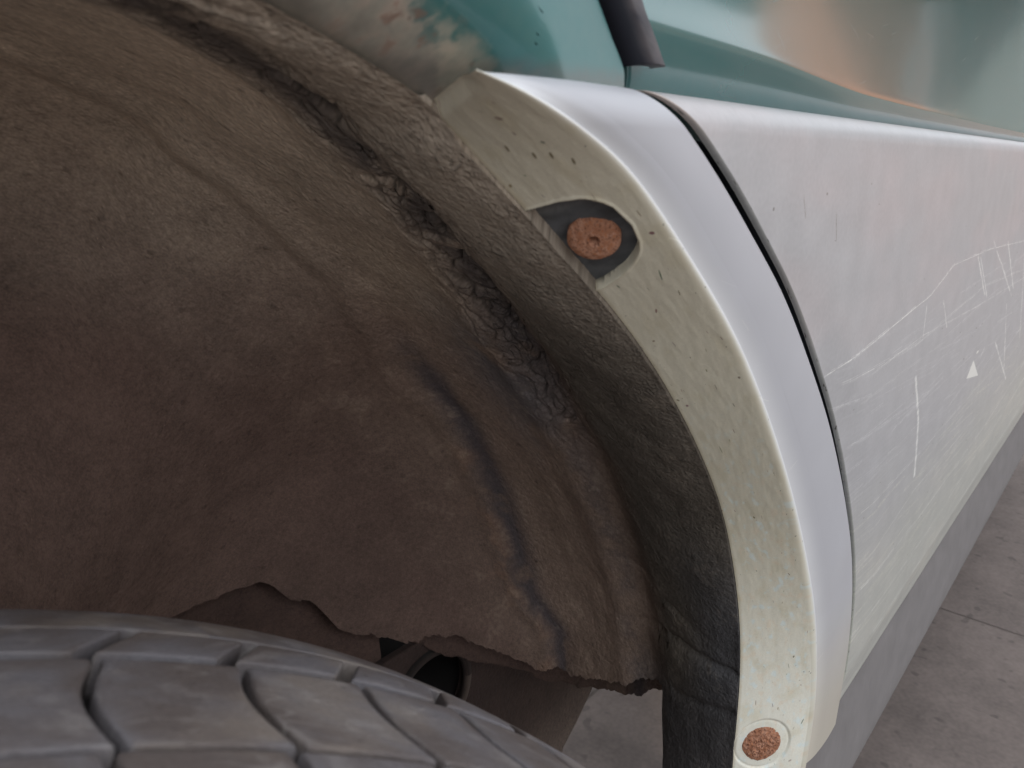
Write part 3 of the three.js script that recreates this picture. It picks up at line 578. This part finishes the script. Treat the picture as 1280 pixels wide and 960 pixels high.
  // inside of the door, closes it behind
  mesh('door_inner', sheet(2, 2, (u, v) => V(lerp(0.62, XE, u), lerp(-0.36, 0.8, v), -0.14), {}), mat({ color: new THREE.Color().setRGB(0.05, 0.05, 0.05), roughness: 0.9 }), door);
}
// --- sill below the door
{
  const P = [[-0.366, -0.05], [-0.366, -0.016], [-0.3685, -0.0125], [-0.373, -0.010], [-0.395, -0.006], [-0.43, -0.001], [-0.462, 0.0015], [-0.468, -0.0005], [-0.471, -0.006], [-0.475, -0.05], [-0.465, -0.065], [-0.38, -0.066]];
  const c = new THREE.CatmullRomCurve3(P.map(([y, z]) => V(0, y, z)), false, 'centripetal');
  const pts = c.getPoints(90);
  const g = sheet(300, 90, (u, v) => { const q = pts[Math.round(v * 90)], x = lerp(0.425, XE, Math.pow(Math.max(0, u - 1 / 300) * 300 / 299, 1.6)); if (u === 0) return V(x, lerp(q.y, -0.42, 0.98), lerp(q.z, -0.03, 0.98)); return V(x, q.y + 0.0004 * fbm(x * 5, v * 3, 2, 2), q.z); }, {
    shade: (u, v, p) => { const n = fbm(p.x * 25, p.y * 40, 3, 4), f = noise.noise(p.x * 260, p.y * 500, 2); const k = 1 + 0.22 * n + 0.1 * f; return [0.165 * k, 0.155 * k, 0.152 * k]; } });
  mesh('sill', g, mat({ vertexColors: true, roughness: 0.7, clearcoat: 0 }), car);
}

// --- bonnet and the wall of the engine bay close the wing from behind
{
  const dark = mat({ color: new THREE.Color().setRGB(0.03, 0.028, 0.027), roughness: 0.95 });
  mesh('engine_bay', mergeGeometries([
    sheet(8, 8, (u, v) => V(lerp(-1.0, 0.7, u), lerp(-0.45, 0.42, v), -0.37)),
    sheet(8, 8, (u, v) => V(lerp(-0.9, 0.3, u), lerp(-0.45, 0.42, v), lerp(-0.37, -1.4, u)))]), dark, car);
  mesh('bonnet', sheet(30, 20, (u, v) => V(lerp(-1.0, 0.3, u), 0.415 + 0.06 * Math.sin(v * 1.5), lerp(-0.10, -0.9, v))), mat({ color: new THREE.Color().setRGB(...TEAL), roughness: 0.3, clearcoat: 1 }), car);
}
// --- underside of the car
{
  const g = sheet(40, 30, (u, v) => V(lerp(0.78, XE, u), -0.46 + 0.01 * fbm(u * 9, v * 9, 2, 3), lerp(-0.02, -1.6, v)), {});
  const g2 = sheet(40, 30, (u, v) => V(lerp(-0.9, 0.5, u), -0.43, lerp(-0.36, -1.6, v)), {});
  mesh('underbody', mergeGeometries([g, g2]), mat({ color: new THREE.Color().setRGB(0.06, 0.05, 0.045), roughness: 0.95 }), car);
}
// --- front wheel on full lock
{
  const HW = 0.095, R0 = 0.3053, TW = 0.152;
  const crown = w => { const x = (w - HW) / HW; return R0 - 0.0105 * x * x - 0.0052 * Math.max(0, -x - 0.72) ** 2 / 0.0784 - 0.010 * smooth(TW - 0.03, TW + 0.004, w) ** 2; };
  const wheel = new THREE.Group(); wheel.name = 'front_wheel'; wheel.position.set(-0.0651, -0.3859, -0.0682); wheel.rotation.order = 'YXZ'; wheel.rotation.set(-0.2404, -0.2728, 0); car.add(wheel);
  const rubberTex = texFrom(1024, 1024, (u, v) => {
    const n = fbm(u * 9, v * 9, 2, 5), f = noise.noise(u * 260, v * 260, 2), s = smooth(0.1, 0.4, fbm(u * 26 + 3, v * 26, 8, 4)), d = smooth(0.0, 0.35, fbm(u * 7 + 30, v * 7, 5, 4)), p = smooth(0.5, 0.7, noise.noise(u * 110, v * 110, 4));
    const sc = smooth(0.93, 0.99, 1 - Math.abs(noise.noise(u * 18 + v * 6, v * 50, 14))) * smooth(0, 0.3, noise.noise(u * 12, v * 12, 3));
    let c = mix3([90, 82, 79], [104, 101, 104], smooth(-0.3, 0.3, n)); c = mix3(c, [128, 117, 106], 0.55 * d); c = mix3(c, [138, 134, 132], 0.4 * s); c = mix3(c, [150, 146, 142], 0.35 * sc); c = mix3(c, [62, 58, 56], 0.25 * p);
    const k = 1 + 0.08 * f; return [c[0] * k, c[1] * k, c[2] * k];
  }, 4, true);
  const rubberBump = heightTex(1024, 1024, (u, v) => 0.5 + 0.2 * fbm(u * 60, v * 60, 3, 4) + 0.1 * noise.noise(u * 300, v * 300, 5) - 0.15 * smooth(0.5, 0.7, noise.noise(u * 110, v * 110, 4)));
  const tread = mat({ map: rubberTex, bumpMap: rubberBump, bumpScale: 0.0010, roughness: 0.66, specularIntensity: 0.7 });
  const groove = mat({ color: new THREE.Color().setRGB(0.024, 0.021, 0.021), roughness: 0.95 });
  const H = 0.0082;
  const at = (phi, w, r) => V(r * Math.cos(phi), r * Math.sin(phi), w);
  // carcass: tread base, both sidewalls
  const prof2 = [[-0.028, 0.205], [-0.020, 0.225], [-0.022, 0.25], [-0.016, 0.272], [-0.006, crown(0) - H - 0.004]]; for (let k = 0; k <= 16; k++) { const w = 0.001 + (TW - 0.002) * k / 16; prof2.push([w, crown(w) - H]); }
  prof2.push([TW + 0.008, crown(TW) - H - 0.006], [TW + 0.020, 0.268], [TW + 0.024, 0.245], [TW + 0.020, 0.222], [TW + 0.026, 0.205]);
  const tyre = mesh('tyre', sheet(240, prof2.length - 1, (u, v) => { const [w, r] = prof2[Math.round(v * (prof2.length - 1))]; return at(u * Math.PI * 2, w, r); }), groove, wheel);
  const rimP = [[-0.02, 0.207], [0, 0.195], [0.06, 0.185], [0.09, 0.11], [0.10, 0.03], [0.10, 0.001]];
  mesh('rim', sheet(80, 5, (u, v) => { const [w, r] = rimP[Math.round(v * 5)]; return at(u * Math.PI * 2, w, r); }), mat({ color: new THREE.Color().setRGB(0.25, 0.25, 0.25), metalness: 0.6, roughness: 0.5 }), wheel);
  // tread: ribs and blocks with rounded edges
  const block = (nw, na, w0, w1, f0, f1, k) => {
    const a = [], e = 0.0008, mk = (n, len) => { const o = [[0, -H * 1.05], [0.00015 / len, -0.0007], [0.0005 / len, -0.0002], [0.0012 / len, 0]]; const mid = []; for (let i = 1; i < n; i++) mid.push([i / n, 0]); return [...o, ...mid.filter(m => m[0] > 0.003 / len && m[0] < 1 - 0.003 / len), ...o.slice().reverse().map(([p, h]) => [1 - p, h])]; };
    const A = mk(na, Math.max(0.012, (f1(w0) - f0(w0)) * R0)), B = mk(nw, w1 - w0);
    return sheet(A.length - 1, B.length - 1, (u, v) => {
      const i = Math.round(u * (A.length - 1)), j = Math.round(v * (B.length - 1)), w = lerp(w0, w1, B[j][0]), phi = lerp(f0(w), f1(w), A[i][0]);
      return at(phi, w, crown(w) + Math.max(-H, Math.min(A[i][1], B[j][1]) - (A[i][1] < -0.0003 && B[j][1] < -0.0003 ? 0.0004 : 0)));
    }, { uv: (u, v) => [u * 0.16 + k * 0.37, lerp(w0, w1, v) / 0.18 + k * 0.21] });
  };
  const N = 69, pitch = Math.PI * 2 / N;
  const rib = block(6, 400, 0.0015, 0.0095, () => 0, () => Math.PI * 2, 0), rib2 = block(12, 400, 0.0125, 0.0515, () => 0, () => Math.PI * 2, 0);
  for (const [g, k] of [[rib, 0], [rib2, 1]]) { const u = g.attributes.uv; for (let i = 0; i < u.count; i++) u.setX(i, u.getX(i) / 0.16 * 11); mesh('tread_rib', g, tread, wheel); }
  const c1 = w => 0.0 + (0.073 - w) / 0.018 * -0.030, c2 = w => { const t = clamp((w - 0.083) / 0.036); return 0.0 + 0.010 * Math.sin(t * Math.PI) - 0.006 * t; }, c3 = w => -0.006 - 0.5 * (w - 0.121);
  const cut = g => (f => [w => f(w) + g / R0 / 2, w => f(w) + pitch - g / R0 / 2]);
  const rows = [[0.0533, 0.0752, ...cut(0.0036)(c1)], [0.0795, 0.1188, ...cut(0.0016)(c2)], [0.1202, TW, ...cut(0.0020)(c3)]];
  rows.forEach(([w0, w1, f0, f1], ri) => {
    const kinds = [0, 1, 2].map(k => block(ri ? 12 : 6, 8, w0, w1, f0, f1, k + ri * 3));
    for (let i = 0; i < N; i++) { const o = mesh('tread_block', kinds[(i * 7 + ri) % 3], tread, wheel); o.rotation.z = (68.8 + [0.2, 0, 0.4][ri]) * DEG + i * pitch; }
  });
}

// ---------------------------------------------------------------- the house mirrored in the door
{
  const house = new THREE.Group(); house.name = 'house'; house.position.set(13, 0, 0); scene.add(house);
  house.userData = { label: 'orange plastered house whose blurred reflection shows in the teal door', category: 'house' };
  const ochre = mat({ color: new THREE.Color().setRGB(0.62, 0.27, 0.155), roughness: 0.9 });
  const z0 = 4.5, z1 = 5.6, hgt = 4.2;
  const wall = new THREE.BoxGeometry(6, hgt, z1 - z0); wall.translate(3, hgt / 2, (z0 + z1) / 2); mesh('wall', wall, ochre, house);
  const side = new THREE.BoxGeometry(4, 6.2, 3.4); side.translate(8.1, 3.1, 2.75); mesh('added_block', side, mat({ color: new THREE.Color().setRGB(0.22, 0.27, 0.28), roughness: 0.9 }), house);  // unseen block added to keep bright sky out of the door reflection
  const roof = new THREE.CylinderGeometry(0.01, 3.4, 1.5, 4, 1); roof.rotateY(Math.PI / 4); roof.scale(1.35, 1, 1.2); roof.translate(3, hgt + 0.76, (z0 + z1) / 2); mesh('roof', roof, mat({ color: new THREE.Color().setRGB(0.2, 0.08, 0.05), roughness: 0.9 }), house);
}
renderer.render(scene, camera);
